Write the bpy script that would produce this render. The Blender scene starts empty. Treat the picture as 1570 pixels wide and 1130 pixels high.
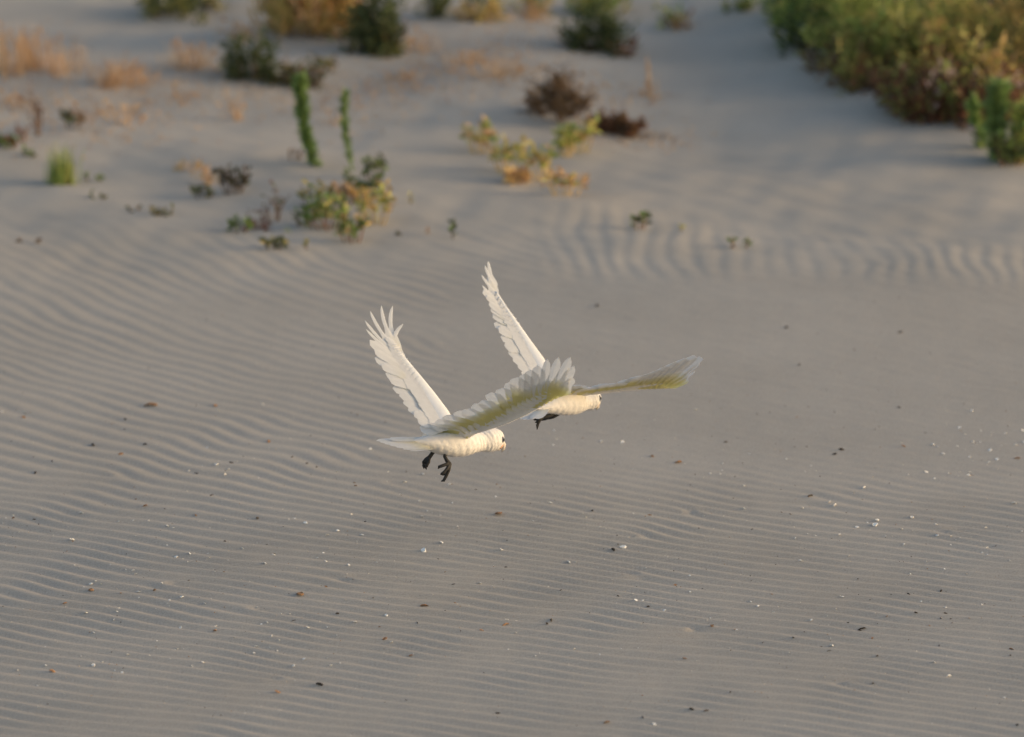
import bpy, math, random
import numpy as np
from mathutils import Vector, Matrix, Quaternion

R = math.radians
SC = bpy.context.scene
C = SC.collection
random.seed(7)
RNG = np.random.default_rng(11)

# ------------------------------------------------------------------ camera
PW, PH = 1570.0, 1130.0                 # photograph size used for pixel -> direction
LENS, SENSOR = 298.0, 36.0
F = PW * LENS / SENSOR                  # focal length in photo pixels
PITCH = R(6.656)
CAM = Vector((0.0, 0.0, 2.81))
FWD = Vector((0, math.cos(PITCH), -math.sin(PITCH)))
RIGHT = Vector((1, 0, 0))
UP = RIGHT.cross(FWD).normalized()
FOCUS = 20.0
cd = bpy.data.cameras.new('camera')
cd.lens = LENS; cd.sensor_width = SENSOR; cd.clip_start = 0.5; cd.clip_end = 3000
cd.dof.use_dof = True; cd.dof.focus_distance = FOCUS + 0.05; cd.dof.aperture_fstop = 2.8
cam = bpy.data.objects.new('camera', cd); C.objects.link(cam)
cam.location = CAM
cam.rotation_euler = (math.pi / 2 - PITCH, 0, 0)
SC.camera = cam

# ------------------------------------------------------------------ sky and sun
SUN_EL = R(12.0)
SUN_DIR = Vector((math.cos(SUN_EL) * 0.997, -math.cos(SUN_EL) * 0.07, math.sin(SUN_EL))).normalized()
W = bpy.data.worlds.new('World'); SC.world = W; W.use_nodes = True
wn = W.node_tree.nodes; wl = W.node_tree.links
sky = wn.new('ShaderNodeTexSky'); sky.sky_type = 'NISHITA'; sky.sun_disc = False
sky.sun_elevation = SUN_EL
sky.sun_rotation = math.atan2(SUN_DIR.x, SUN_DIR.y)
sky.air_density = 1.0; sky.dust_density = 3.6; sky.ozone_density = 0.6
bg = wn['Background']; bg.inputs['Strength'].default_value = 0.15
wl.new(sky.outputs[0], bg.inputs['Color'])
sl = bpy.data.lights.new('sun', 'SUN'); sl.energy = 0.42; sl.angle = R(3.0); sl.color = (1.0, 0.76, 0.53)
sun = bpy.data.objects.new('sun', sl); C.objects.link(sun)
sun.rotation_euler = SUN_DIR.to_track_quat('Z', 'Y').to_euler()
sun.location = (6, 10, 8)
SC.view_settings.view_transform = 'Standard'; SC.view_settings.look = 'None'
SC.view_settings.gamma = 1.0; SC.view_settings.exposure = 0.73

# ------------------------------------------------------------------ helpers
def P(px, py, d=0.0):
    """photo pixel at depth FOCUS+d along the viewing axis -> world"""
    D = FOCUS + d
    return CAM + FWD * D + RIGHT * ((px - PW / 2) / F * D) + UP * ((PH / 2 - py) / F * D)

def project(X, Y, Z):
    dx, dy, dz = X - CAM.x, Y - CAM.y, Z - CAM.z
    dep = dy * FWD.y + dz * FWD.z
    u = dy * UP.y + dz * UP.z
    dep = np.maximum(dep, 0.5)
    return PW / 2 + dx / dep * F, PH / 2 - u / dep * F

def sstep(a, b, x):
    t = np.clip((x - a) / (b - a), 0, 1)
    return t * t * (3 - 2 * t)

def sinnoise(X, Y, lmin, lmax, n, seed):
    r = np.random.default_rng(seed)
    out = np.zeros_like(X)
    for i in range(n):
        lam = math.exp(r.uniform(math.log(lmin), math.log(lmax)))
        th = r.uniform(0, math.pi * 2); ph = r.uniform(0, math.pi * 2)
        k = 2 * math.pi / lam
        out += np.sin(k * (X * math.cos(th) + Y * math.sin(th)) + ph) * (lam / lmax) ** 0.5
    return out / math.sqrt(n) * 1.2

SL = math.tan(R(9.0))
def base_h(X, Y):
    # beach flat near the camera, 9 degree dune foot, then levelling off far behind
    def softplus(v, k): return np.logaddexp(0, v * k) / k
    y1 = softplus(Y - 16.8, 2.0) - softplus(Y - 34.0, 0.35)
    z0 = (20 - 16.8) * SL
    return y1 * SL - z0

def px_on_base(px, py):
    d = (FWD + RIGHT * ((px - PW / 2) / F) + UP * ((PH / 2 - py) / F))
    t = 10.0
    for _ in range(60):
        q = CAM + d * t
        gap = q.z - float(base_h(np.array(q.x), np.array(q.y)))
        t += gap / 0.3
    q = CAM + d * t
    return q.x, q.y

# mounds and hollows: photo px centre, radii across / along in m, height
MOUNDS = [
    (850, 120, .42, .55, .075), (600, 40, .45, .5, .06), (120, 120, .55, .45, .055), (700, 150, .3, .3, .03),
    (350, 260, .40, .35, .040), (60, 215, .30, .30, .035), (560, 300, .32, .28, .035), (420, 60, .3, .3, .04),
    (1560, 120, .55, .9, .17), (1420, 40, .5, .8, .12), (1300, 20, .3, .6, .06),
    (1050, 210, .45, .5, -.05), (300, 40, .3, .4, -.03), (800, 330, .4, .35, .020), (450, 215, .35, .2, -.025),
    (1230, 440, .8, .5, .030), (1500, 420, .5, .4, .020), (180, 45, .25, .3, -.03), (1000, 80, .3, .4, -.03),
    (1140, 20, .25, .25, .045),
]
MW = [(px_on_base(px, py), rx, ry, h) for px, py, rx, ry, h in MOUNDS]

FORKS = [(random.uniform(-1.9, 1.9), random.uniform(17.8, 23.2), random.choice((-1, 1))) for _ in range(44)]
def forks(X, Y):
    # points where one crest splits into two
    out = np.zeros_like(X)
    for fx, fy, sg in FORKS: out += sg * np.arctan2(Y - fy, X - fx) / (2 * np.pi)
    return out

def height(X, Y):
    X = np.asarray(X, float); Y = np.asarray(Y, float)
    Z = base_h(X, Y)
    px, py = project(X, Y, Z)
    for (cx, cy), rx, ry, h in MW:
        Z = Z + .50 * h * np.exp(-((X - cx) / rx) ** 2 - ((Y - cy) / ry) ** 2)
    veg = sstep(22.2, 23.4, Y) * (1 - sstep(60, 90, Y))
    Z = Z + veg * (0.0085 * sinnoise(X, Y, .35, 1.1, 14, 3) + 0.0018 * sinnoise(X, Y, .10, .30, 16, 4))
    Z = Z + 0.0008 * sinnoise(X, Y, .8, 3.0, 10, 5)
    # far dune relief
    Z = Z + sstep(30, 60, Y) * 0.6 * sinnoise(X, Y, 14, 50, 10, 6)
    # ripples
    near = (Y > 15) & (Y < 28) & (np.abs(X) < 4)
    y = Y - 20
    n1 = sinnoise(X, Y, .5, 1.6, 10, 21); n2 = sinnoise(X, Y, .18, .5, 12, 22)
    ph1 = 17.2 * y - 1.15 * np.where(y > 0, y * y, 0) + 8.2 * X + np.where(y > 0, 2.0, .7) * X * y + .32 * n1 + .14 * n2 + forks(X, Y)
    ph2 = 21.5 * X + (3.0 - 2.5 * X) * y * .6 + .45 * n1 + .12 * n2
    def prof(p):
        a = 2 * np.pi * p
        return np.sin(a) + .22 * np.sin(2 * a + .9)
    am = .72 + .36 * sinnoise(X, Y, .3, 1.4, 14, 23)
    am = np.clip(am, .18, 1.15); am = am + (.72 - am) * .75 * sstep(520, 700, py)
    calm = sstep(560, 760, px + (py - 560) * .35) * sstep(395, 450, py) * (1 - sstep(690, 800, py))
    m1 = (1 - .88 * calm) * sstep(300, 400, py + .0 * px) * (1 - sstep(700, 950, px) * (1 - sstep(400, 470, py)))
    m2 = sstep(780, 930, px) * sstep(300, 350, py - (px - 900) * .10) * (1 - sstep(400, 450, py - (px - 900) * .02))
    rip = (.0012 + .0018 * sstep(700, 900, py) + .0023 * sstep(450, 850, py)) * am * m1 * prof(ph1) + .0010 * np.clip(am * 1.2, .3, 1.2) * m2 * prof(ph2)
    grain = .0003 * sinnoise(X, Y, .045, .12, 14, 31)
    Z = Z + np.where(near, rip + grain, 0)
    return Z

def ground(px, py):
    """point of the ground seen at a photo pixel"""
    d = (FWD + RIGHT * ((px - PW / 2) / F) + UP * ((PH / 2 - py) / F))
    ts = np.linspace(15.5, 34, 1600)
    q = np.array([CAM + d * t for t in (ts[0], ts[-1])])
    xs = CAM.x + d.x * ts; ys = CAM.y + d.y * ts; zs = CAM.z + d.z * ts
    gap = zs - height(xs, ys)
    i = int(np.argmax(gap <= 0))
    if gap[i] > 0: i = len(ts) - 1
    i = max(i, 1)
    f = gap[i - 1] / (gap[i - 1] - gap[i]) if gap[i] <= 0 else 1
    t = ts[i - 1] + (ts[i] - ts[i - 1]) * f
    return CAM + d * t, t / F            # point, metres per pixel

def tag(o, label, cat, group=None, kind=None):
    if label: o['label'] = label
    if cat: o['category'] = cat
    if group: o['group'] = group
    if kind: o['kind'] = kind
    return o

def mesh_obj(name, verts, faces, mat, parent=None, smooth=True, cols=None, mats=None, fmat=None, ft=None):
    me = bpy.data.meshes.new(name)
    me.from_pydata([tuple(v) for v in verts], [], faces)
    for m in (mats or [mat]): me.materials.append(m)
    if fmat is not None: me.polygons.foreach_set('material_index', fmat)
    if smooth: me.polygons.foreach_set('use_smooth', [True] * len(me.polygons))
    if cols is not None:
        a = me.attributes.new('Col', 'FLOAT_COLOR', 'POINT')
        buf = np.ones((len(verts), 4), np.float32); buf[:, :3] = np.asarray(cols, np.float32)
        a.data.foreach_set('color', buf.ravel())
    if ft is not None:
        a = me.attributes.new('along', 'FLOAT', 'POINT'); a.data.foreach_set('value', np.asarray(ft, np.float32))
    o = bpy.data.objects.new(name, me); C.objects.link(o)
    if parent is not None:
        o.parent = parent
        o.matrix_parent_inverse = parent.matrix_world.inverted() if parent.type != 'EMPTY' else Matrix.Identity(4)
    return o

def empty(name, loc):
    o = bpy.data.objects.new(name, None); C.objects.link(o)
    o.location = loc; o.empty_display_size = .05
    return o

class MB:
    """collects vertices and faces, local to an origin"""
    def __init__(s, origin=Vector((0, 0, 0))): s.v = []; s.f = []; s.c = []; s.o = origin
    def add(s, vs, fs, col=(1, 1, 1)):
        n = len(s.v)
        s.v += [Vector(v) - s.o for v in vs]; s.f += [tuple(i + n for i in f) for f in fs]
        if isinstance(col, list): s.c += col
        else: s.c += [col] * len(vs)
    def tube(s, pts, rads, sides=6, col=(1, 1, 1), cap=True):
        pts = [Vector(p) for p in pts]; vs = []; fs = []
        ref = Vector((.31, .2, .93))
        for i, p in enumerate(pts):
            t = (pts[min(i + 1, len(pts) - 1)] - pts[max(i - 1, 0)]).normalized()
            a = t.cross(ref)
            if a.length < .05: a = t.cross(Vector((1, 0, 0)))
            a.normalize(); b = t.cross(a)
            r = rads[i] if isinstance(rads, (list, tuple)) else rads
            for k in range(sides):
                w = 2 * math.pi * k / sides
                vs.append(p + a * (math.cos(w) * r) + b * (math.sin(w) * r))
        for i in range(len(pts) - 1):
            for k in range(sides):
                k2 = (k + 1) % sides
                fs.append((i * sides + k, i * sides + k2, (i + 1) * sides + k2, (i + 1) * sides + k))
        if cap:
            fs.append(tuple(range(sides))[::-1]); fs.append(tuple((len(pts) - 1) * sides + k for k in range(sides)))
        s.add(vs, fs, col)
    def leaf(s, base, direction, side, L, Wd, col, fold=.18, droop=.15):
        d = direction.normalized(); sd = side.normalized(); n = d.cross(sd)
        a = base; tip = base + d * L - n * (droop * L)
        m = base + d * (L * .5)
        l = m + sd * (Wd * .5) + n * (fold * Wd); r = m - sd * (Wd * .5) + n * (fold * Wd)
        s.add([a, l, tip, r], [(0, 2, 1), (0, 3, 2)], col)
    def build(s, name, mat, parent=None, smooth=False):
        return mesh_obj(name, s.v, s.f, mat, parent, smooth, cols=s.c)

def rvec():
    while True:
        v = Vector((random.uniform(-1, 1), random.uniform(-1, 1), random.uniform(-1, 1)))
        if .1 < v.length < 1: return v.normalized()

# ------------------------------------------------------------------ materials
def new_mat(name):
    m = bpy.data.materials.new(name); m.use_nodes = True
    nt = m.node_tree; b = nt.nodes['Principled BSDF']
    return m, nt, b

def mat_sand():
    m, nt, b = new_mat('sand'); N = nt.nodes; L = nt.links
    tc = N.new('ShaderNodeTexCoord')
    n1 = N.new('ShaderNodeTexNoise'); n1.inputs['Scale'].default_value = 2.2; n1.inputs['Detail'].default_value = 6
    n2 = N.new('ShaderNodeTexNoise'); n2.inputs['Scale'].default_value = 260; n2.inputs['Detail'].default_value = 3
    L.new(tc.outputs['Object'], n1.inputs['Vector']); L.new(tc.outputs['Object'], n2.inputs['Vector'])
    r1 = N.new('ShaderNodeValToRGB')
    r1.color_ramp.elements[0].position = .30; r1.color_ramp.elements[0].color = (.386, .352, .310, 1)
    r1.color_ramp.elements[1].position = .72; r1.color_ramp.elements[1].color = (.441, .403, .357, 1)
    L.new(n1.outputs['Fac'], r1.inputs['Fac'])
    r2 = N.new('ShaderNodeValToRGB')
    r2.color_ramp.elements[0].position = .30; r2.color_ramp.elements[0].color = (.70, .69, .68, 1)
    r2.color_ramp.elements[1].position = .70; r2.color_ramp.elements[1].color = (1.12, 1.12, 1.12, 1)
    L.new(n2.outputs['Fac'], r2.inputs['Fac'])
    mx = N.new('ShaderNodeMix'); mx.data_type = 'RGBA'; mx.blend_type = 'MULTIPLY'; mx.inputs['Factor'].default_value = .55
    L.new(r1.outputs['Color'], mx.inputs[6]); L.new(r2.outputs['Color'], mx.inputs[7])
    L.new(mx.outputs[2], b.inputs['Base Color'])
    b.inputs['Roughness'].default_value = .95; b.inputs['Specular IOR Level'].default_value = .15
    bp = N.new('ShaderNodeBump'); bp.inputs['Strength'].default_value = .2; bp.inputs['Distance'].default_value = .001
    L.new(n2.outputs['Fac'], bp.inputs['Height']); L.new(bp.outputs['Normal'], b.inputs['Normal'])
    return m

def mat_leaf(name='leaf', trans=.36, rough=.6):
    m, nt, b = new_mat(name); N = nt.nodes; L = nt.links
    at = N.new('ShaderNodeAttribute'); at.attribute_name = 'Col'
    L.new(at.outputs['Color'], b.inputs['Base Color'])
    b.inputs['Roughness'].default_value = rough; b.inputs['Specular IOR Level'].default_value = .25
    tr = N.new('ShaderNodeBsdfTranslucent'); L.new(at.outputs['Color'], tr.inputs['Color'])
    mx = N.new('ShaderNodeMixShader'); mx.inputs[0].default_value = trans
    L.new(b.outputs[0], mx.inputs[1]); L.new(tr.outputs[0], mx.inputs[2])
    L.new(mx.outputs[0], N['Material Output'].inputs['Surface'])
    return m

def mat_plain(name, col, rough=.6, spec=.3, noise=0.0, scale=60):
    m, nt, b = new_mat(name); N = nt.nodes; L = nt.links
    b.inputs['Roughness'].default_value = rough; b.inputs['Specular IOR Level'].default_value = spec
    if noise:
        tc = N.new('ShaderNodeTexCoord'); n = N.new('ShaderNodeTexNoise'); n.inputs['Scale'].default_value = scale
        n.inputs['Detail'].default_value = 4
        L.new(tc.outputs['Object'], n.inputs['Vector'])
        r = N.new('ShaderNodeValToRGB')
        r.color_ramp.elements[0].position = .3; r.color_ramp.elements[1].position = .7
        r.color_ramp.elements[0].color = tuple(c * (1 - noise) for c in col) + (1,)
        r.color_ramp.elements[1].color = tuple(min(1, c * (1 + noise)) for c in col) + (1,)
        L.new(n.outputs['Fac'], r.inputs['Fac']); L.new(r.outputs['Color'], b.inputs['Base Color'])
    else:
        b.inputs['Base Color'].default_value = (*col, 1)
    return m

def mat_plumage(name, col, yellow=None, trans=.2, bump=.08, scale=90, yr=(.40, .70, 1, 0)):
    m, nt, b = new_mat(name); N = nt.nodes; L = nt.links
    tc = N.new('ShaderNodeTexCoord')
    n = N.new('ShaderNodeTexNoise'); n.inputs['Scale'].default_value = scale; n.inputs['Detail'].default_value = 5
    L.new(tc.outputs['Object'], n.inputs['Vector'])
    r = N.new('ShaderNodeValToRGB')
    r.color_ramp.elements[0].position = .3; r.color_ramp.elements[0].color = tuple(c * .96 for c in col) + (1,)
    r.color_ramp.elements[1].position = .65; r.color_ramp.elements[1].color = (*col, 1)
    L.new(n.outputs['Fac'], r.inputs['Fac'])
    out = r.outputs['Color']
    if yellow:
        at = N.new('ShaderNodeAttribute'); at.attribute_name = 'along'
        rr = N.new('ShaderNodeValToRGB'); e = rr.color_ramp.elements
        e[0].position = yr[0]; e[0].color = (yr[2],) * 3 + (1,); e[1].position = yr[1]; e[1].color = (yr[3],) * 3 + (1,)
        L.new(at.outputs['Fac'], rr.inputs['Fac'])
        mx = N.new('ShaderNodeMix'); mx.data_type = 'RGBA'
        ge = N.new('ShaderNodeNewGeometry'); mu = N.new('ShaderNodeMath'); mu.operation = 'MULTIPLY'
        L.new(rr.outputs['Color'], mu.inputs[0]); L.new(ge.outputs['Backfacing'], mu.inputs[1])
        L.new(mu.outputs[0], mx.inputs[0]); L.new(out, mx.inputs[6]); mx.inputs[7].default_value = (*yellow, 1)
        out = mx.outputs[2]
    L.new(out, b.inputs['Base Color'])
    b.inputs['Roughness'].default_value = .8; b.inputs['Specular IOR Level'].default_value = .1
    b.inputs['Sheen Weight'].default_value = .15
    bp = N.new('ShaderNodeBump'); bp.inputs['Strength'].default_value = bump; bp.inputs['Distance'].default_value = .003
    L.new(n.outputs['Fac'], bp.inputs['Height']); L.new(bp.outputs['Normal'], b.inputs['Normal'])
    tr = N.new('ShaderNodeBsdfTranslucent'); L.new(out, tr.inputs['Color'])
    ms = N.new('ShaderNodeMixShader'); ms.inputs[0].default_value = trans
    L.new(b.outputs[0], ms.inputs[1]); L.new(tr.outputs[0], ms.inputs[2])
    L.new(ms.outputs[0], N['Material Output'].inputs['Surface'])
    return m

M_SAND = mat_sand()
M_LEAF = mat_leaf('leaf'); M_STRAW = mat_leaf('dry_grass', .3, .7); M_TWIG = mat_leaf('twig', 0.0, .85)
M_FEATHER = mat_plumage('feather_white', (.82, .82, .815), trans=.34)
M_ARM = mat_plumage('wing_plumage', (.79, .79, .78), trans=0)
M_UNDER = mat_plumage('feather_under_yellow', (.82, .82, .815), yellow=(.78, .73, .33), trans=.42)
M_BODY = mat_plumage('body_plumage', (.74, .715, .68), trans=0, bump=.8, scale=70)
M_FOOT = mat_plain('foot_skin', (.035, .033, .032), .7, .3, .4, 200)
M_BEAK = mat_plain('horn', (.62, .56, .48), .35, .5, .15, 80)
M_EYE = mat_plain('eye', (.006, .005, .005), .15, .6)
M_RING = mat_plain('eye_skin', (.10, .11, .14), .6, .3, .2, 150)
M_LORE = mat_plain('lore_pink', (.75, .42, .27), .8, .1, .15, 200)
M_SHELL = mat_plain('shell', (.86, .84, .80), .45, .4, .12, 150)
M_DARK = mat_plain('dried_weed', (.055, .045, .036), .8, .2, .4, 200)
M_ORANGE = mat_plain('dead_leaf', (.33, .19, .105), .8, .15, .35, 150)

# ------------------------------------------------------------------ the sand sheet
def axis(lo, hi, step, far_lo, far_hi, grow=1.22):
    mid = list(np.arange(lo, hi + 1e-9, step))
    a = []; s = step; v = lo
    while v > far_lo: s = min(s * grow, 40); v -= s; a.append(v)
    b = []; s = step; v = hi
    while v < far_hi: s = min(s * grow, 40); v += s; b.append(v)
    return np.array(a[::-1] + mid + b)
gx = axis(-2.3, 2.3, .0105, -420, 420); gy = axis(17.4, 26.6, .0105, -120, 700)
GX, GY = np.meshgrid(gx, gy)
GZ = height(GX.ravel(), GY.ravel())
nx, ny = len(gx), len(gy)
co = np.stack([GX.ravel(), GY.ravel(), GZ], 1).astype(np.float32)
ii = np.arange(nx * ny).reshape(ny, nx)
quads = np.stack([ii[:-1, :-1], ii[:-1, 1:], ii[1:, 1:], ii[1:, :-1]], -1).reshape(-1, 4)
me = bpy.data.meshes.new('sand_ground')
me.vertices.add(len(co)); me.vertices.foreach_set('co', co.ravel())
me.loops.add(quads.size); me.loops.foreach_set('vertex_index', quads.ravel().astype(np.int32))
me.polygons.add(len(quads)); me.polygons.foreach_set('loop_start', (np.arange(len(quads)) * 4).astype(np.int32))
me.polygons.foreach_set('use_smooth', np.ones(len(quads), bool))
me.update(); me.validate()
me.materials.append(M_SAND)
go = bpy.data.objects.new('sand_ground', me); C.objects.link(go)
go['kind'] = 'structure'; go['label'] = 'wind rippled pale sand rising into a low dune'

# ------------------------------------------------------------------ plants
def pick(pal):
    c = random.choice(pal); k = random.uniform(.75, 1.25)
    return tuple(min(.9, v * k) for v in c)

GREEN_D = [(.06, .08, .035), (.08, .10, .04), (.05, .065, .03), (.10, .11, .05)]
GREEN_M = [(.12, .18, .05), (.16, .22, .06), (.10, .14, .045)]
GREEN_B = [(.25, .36, .12), (.31, .42, .16), (.20, .29, .09)]
YELLOWG = [(.32, .33, .09), (.26, .29, .08), (.38, .33, .12), (.20, .25, .07)]
OCHRE = [(.42, .29, .12), (.36, .25, .10), (.32, .27, .10)]
STRAW = [(.46, .31, .17), (.36, .23, .12), (.48, .33, .19), (.30, .17, .09)]
REDB = [(.22, .10, .065), (.28, .13, .075), (.16, .08, .05), (.26, .16, .08)]
BROWN = [(.20, .135, .08), (.14, .09, .055), (.26, .17, .09)]
OLIVE = [(.21, .20, .06), (.15, .155, .05), (.26, .21, .07)]
LIFT = 1.55
GREEN_D, GREEN_M, OLIVE, YELLOWG, OCHRE, STRAW = [[tuple(v * LIFT for v in c) for c in q] for q in (GREEN_D, GREEN_M, OLIVE, YELLOWG, OCHRE, STRAW)]
TWIGC = [(.14, .09, .065), (.10, .07, .05), (.20, .13, .09)]

def root(name, px, py, label, cat, group=None):
    g, s = ground(px, py)
    r = empty(name, g - Vector((0, 0, .004)))
    tag(r, label, cat, group)
    return r, g, s

def curve(p0, p1, bend, n=6):
    return [p0.lerp(p1, i / n) + bend * (4 * (i / n) * (1 - i / n)) for i in range(n + 1)]

def spike(name, px, py, lean, h, label, pal=GREEN_B, cat='plant', w=26, group=None, n=230, bare=0.0):
    """tall single stem closely set with narrow leaves"""
    r, g, s = root(name, px, py, label, cat, group)
    H = h * s; top = Vector((lean * s, random.uniform(-.02, .02), H))
    st = MB(); pts = curve(Vector((0, 0, -.02)), top, Vector((-.06 * H, 0, 0)))
    st.tube(pts, [.0035, .0033, .003, .003, .0026, .0022, .0015], 6, pick(pal))
    st.build('stem', M_TWIG, r, True)
    fo = MB()
    for i in range(n):
        t = bare + (1 - bare) * random.random() ** .8
        if math.sin(t * 23 + px) > .55 and random.random() < .35: continue
        k = min(t * 6, 5.999); a = pts[int(k)].lerp(pts[int(k) + 1], k - int(k))
        d = rvec(); d.z = abs(d.z) * .7 + .35; d.normalize()
        L = w * s * random.uniform(.40, .80) * (.95 + .10 * t)
        fo.leaf(a, d, d.cross(rvec()), L, L * .33, pick(pal))
    fo.build('foliage', M_LEAF, r)
    return r

def leafy(name, px, py, w, h, label, pal, cat='plant', group=None, stems=5, nl=26, leaf=9, stemcol=TWIGC, spread=.5, dens=1.0):
    """several stems from one base, each ending in a bunch of leaves"""
    r, g, s = root(name, px, py, label, cat, group)
    Wm, H = w * s, h * s
    for i in range(stems):
        a = (i + random.uniform(-.3, .3)) / max(1, stems - 1) - .5 if stems > 1 else 0
        hh = H * random.uniform(.62, 1.0)
        tip = Vector((a * Wm * .85, random.uniform(-.35, .35) * Wm * spread * 2, hh * .86))
        st = MB(); b = Vector((tip.x * .25, tip.y * .25, -.015))
        pts = curve(b, tip, Vector((a * Wm * .12, 0, -.05 * H)), 5)
        st.tube(pts, [.0026, .0024, .0022, .002, .0017, .001], 5, pick(stemcol))
        so = st.build('stem', M_TWIG, r, True)
        fo = MB(); cl = pick(pal)
        for k in range(int(nl * .6)):
            t = random.uniform(.55, 1.0); q = min(t * 5, 4.999)
            p = pts[int(q)].lerp(pts[int(q) + 1], q - int(q))
            d = rvec(); d.z = d.z * .6 + .35; d.normalize()
            L = leaf * s * random.uniform(.7, 1.35)
            c = pick(pal) if random.random() < .6 else cl
            fo.leaf(p, d, d.cross(rvec()), L, L * .5, c)
        fo.build('foliage', M_LEAF, so)
    return r

def shrub(name, px, py, w, h, label, pal, cat='shrub', group=None, clumps=26, nl=70, leaf=9, narrow=.42, low=None, lowfrac=.4, depth=.8, up=.35):
    """dense rounded bush: branches from the base, leaf clumps through an uneven crown"""
    r, g, s = root(name, px, py, label, cat, group)
    Wm, H = w * s, h * s; fo = MB(); nb = 0
    gz = g.z
    for i in range(clumps):
        th = random.uniform(0, 2 * math.pi); rr = math.sqrt(random.random())
        x = rr * math.cos(th) * Wm * .5; y = rr * math.sin(th) * Wm * .5 * depth
        lift = float(height(np.array(g.x + x), np.array(g.y + y))) - gz
        top = H * math.sqrt(max(.05, 1 - rr ** 2 * .85)) * random.uniform(.60, 1.18)
        z = random.uniform(.10, .88) * top
        c = Vector((x, y, z + lift)); cr = min(Wm, H) * random.uniform(.10, .19) + .012
        if i < 9:
            st = MB(); b = Vector((x * .35, y * .35, -.02 + lift * .3))
            st.tube(curve(b, c, Vector((x * .15, y * .15, .02 * H)), 5), [.004, .0037, .0032, .0028, .0022, .0014], 5, pick(TWIGC))
            st.build('branch', M_TWIG, r, True)
        use = low if (low and z < lowfrac * H) else pal
        base = pick(use)
        axd = (Vector((x / max(Wm, .01), y / max(Wm, .01), .55 + up * .5)) + rvec() * .35).normalized()
        for k in range(nl):
            o = rvec() * cr * .62 * random.random() ** .45
            p = c + o + axd * (random.uniform(-1.1, 1.5) * cr)
            p.z = max(p.z, lift + .002)
            d = (o.normalized() + Vector((0, 0, up)) + rvec() * .5).normalized()
            L = leaf * s * random.uniform(.65, 1.35)
            fo.leaf(p, d, d.cross(rvec()), L, L * narrow, pick(use) if random.random() < .5 else base)
            if k > nl * .5: break
    fo.build('foliage', M_LEAF, r)
    return r

def tuft(name, px, py, w, h, label, pal, cat='grass', group=None, n=46, lean=0.0, wid=.0022, heads=0, mat=None, rough=.5):
    """grass: curved blades from one base, sometimes with seed heads"""
    r, g, s = root(name, px, py, label, cat, group)
    Wm, H = w * s, h * s; fo = MB()
    for i in range(n):
        a = random.uniform(-1, 1); hh = H * random.uniform(1 - rough, 1.0)
        b = Vector((random.gauss(0, .22) * Wm, random.gauss(0, .22) * Wm, -.012))
        hh *= random.uniform(.6, 1)
        tip = b + Vector((random.gauss(0, .20) * Wm + lean * s, random.gauss(0, .2) * Wm, hh))
        pts = curve(b, tip, Vector((-a * Wm * .10, 0, .08 * H)), 5)
        col = pick(pal); side = rvec().cross(tip - b).normalized()
        vs = []; fs = []
        for k, p in enumerate(pts):
            ww = wid * (1 - k / 5.6) * random.uniform(.85, 1.15)
            vs += [p + side * ww * .5, p - side * ww * .5]
            if k: fs.append((2 * k - 2, 2 * k - 1, 2 * k + 1, 2 * k))
        fo.add(vs, fs, col)
        if i < heads:
            for q in range(12):
                d = ((tip - b).normalized() + rvec() * .6).normalized()
                fo.leaf(tip.lerp(b, random.uniform(0, .25)), d, d.cross(rvec()), .012, .005, pick(pal))
    o = fo.build('grass_blade', mat or M_STRAW, r); o['kind'] = 'stuff'
    return r

def deadbush(name, px, py, w, h, label, pal, cat='shrub', group=None, n=26, rad=.0016, leaves=0, lpal=None, flat=1.0):
    """bare tangle of dry forked twigs"""
    r, g, s = root(name, px, py, label, cat, group)
    Wm, H = w * s, h * s; fo = MB()
    nb = 6
    for i in range(nb):
        tw = MB()
        a = (i + .5) / nb * 2 - 1
        tip = Vector((a * Wm * .5, random.uniform(-.4, .4) * Wm * flat, H * random.uniform(.45, 1.0) * (1 - .35 * abs(a))))
        main = curve(Vector((tip.x * .15, tip.y * .15, -.015)), tip, rvec() * .1 * H, 6)
        tw.tube(main, [rad * 1.6 * (1 - .1 * k) for k in range(7)], 5, pick(pal))
        for j in range(max(2, n // nb)):
            k = random.randint(2, 5); p = main[k]
            d = (tip.normalized() + rvec() * .9); d.z = abs(d.z) * .6 + .08
            e = p + d.normalized() * H * random.uniform(.15, .45)
            pts = curve(p, e, rvec() * .06 * H, 4)
            tw.tube(pts, [rad, rad * .9, rad * .75, rad * .6, rad * .4], 4, pick(pal))
            for q in range(leaves):
                d2 = rvec(); pp = pts[random.randint(1, 4)]
                fo.leaf(pp, d2, d2.cross(rvec()), 8 * s, 4 * s, pick(lpal or pal))
        tw.build('twig', M_TWIG, r, True)
    if leaves: fo.build('foliage', M_LEAF, r)
    return r

SEED = 'small seedlings scattered on the dune foot'
DRY = 'dry grass tufts on the dune'
SHR = 'shrubs on the dune'
SP = 'leafy dune plants'
# the two tall green spikes
spike('sea_spurge', 487, 254, -26, 136, 'thick bright green leafy spike rising alone from bare sand', w=24, n=800, group='green spikes')
spike('sea_spurge', 545, 262, -16, 122, 'thin pale green stalk with a bushy tip beside the thick spike', w=16, n=330, bare=.15, group='green spikes',
      pal=[(.24, .33, .12), (.29, .38, .15), (.18, .26, .09)])
leafy('dune_plant', 572, 276, 34, 52, 'grey green upright plant at the foot of the thin stalk', GREEN_D + GREEN_M, stems=4, nl=30, leaf=11, group=SP)
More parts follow.
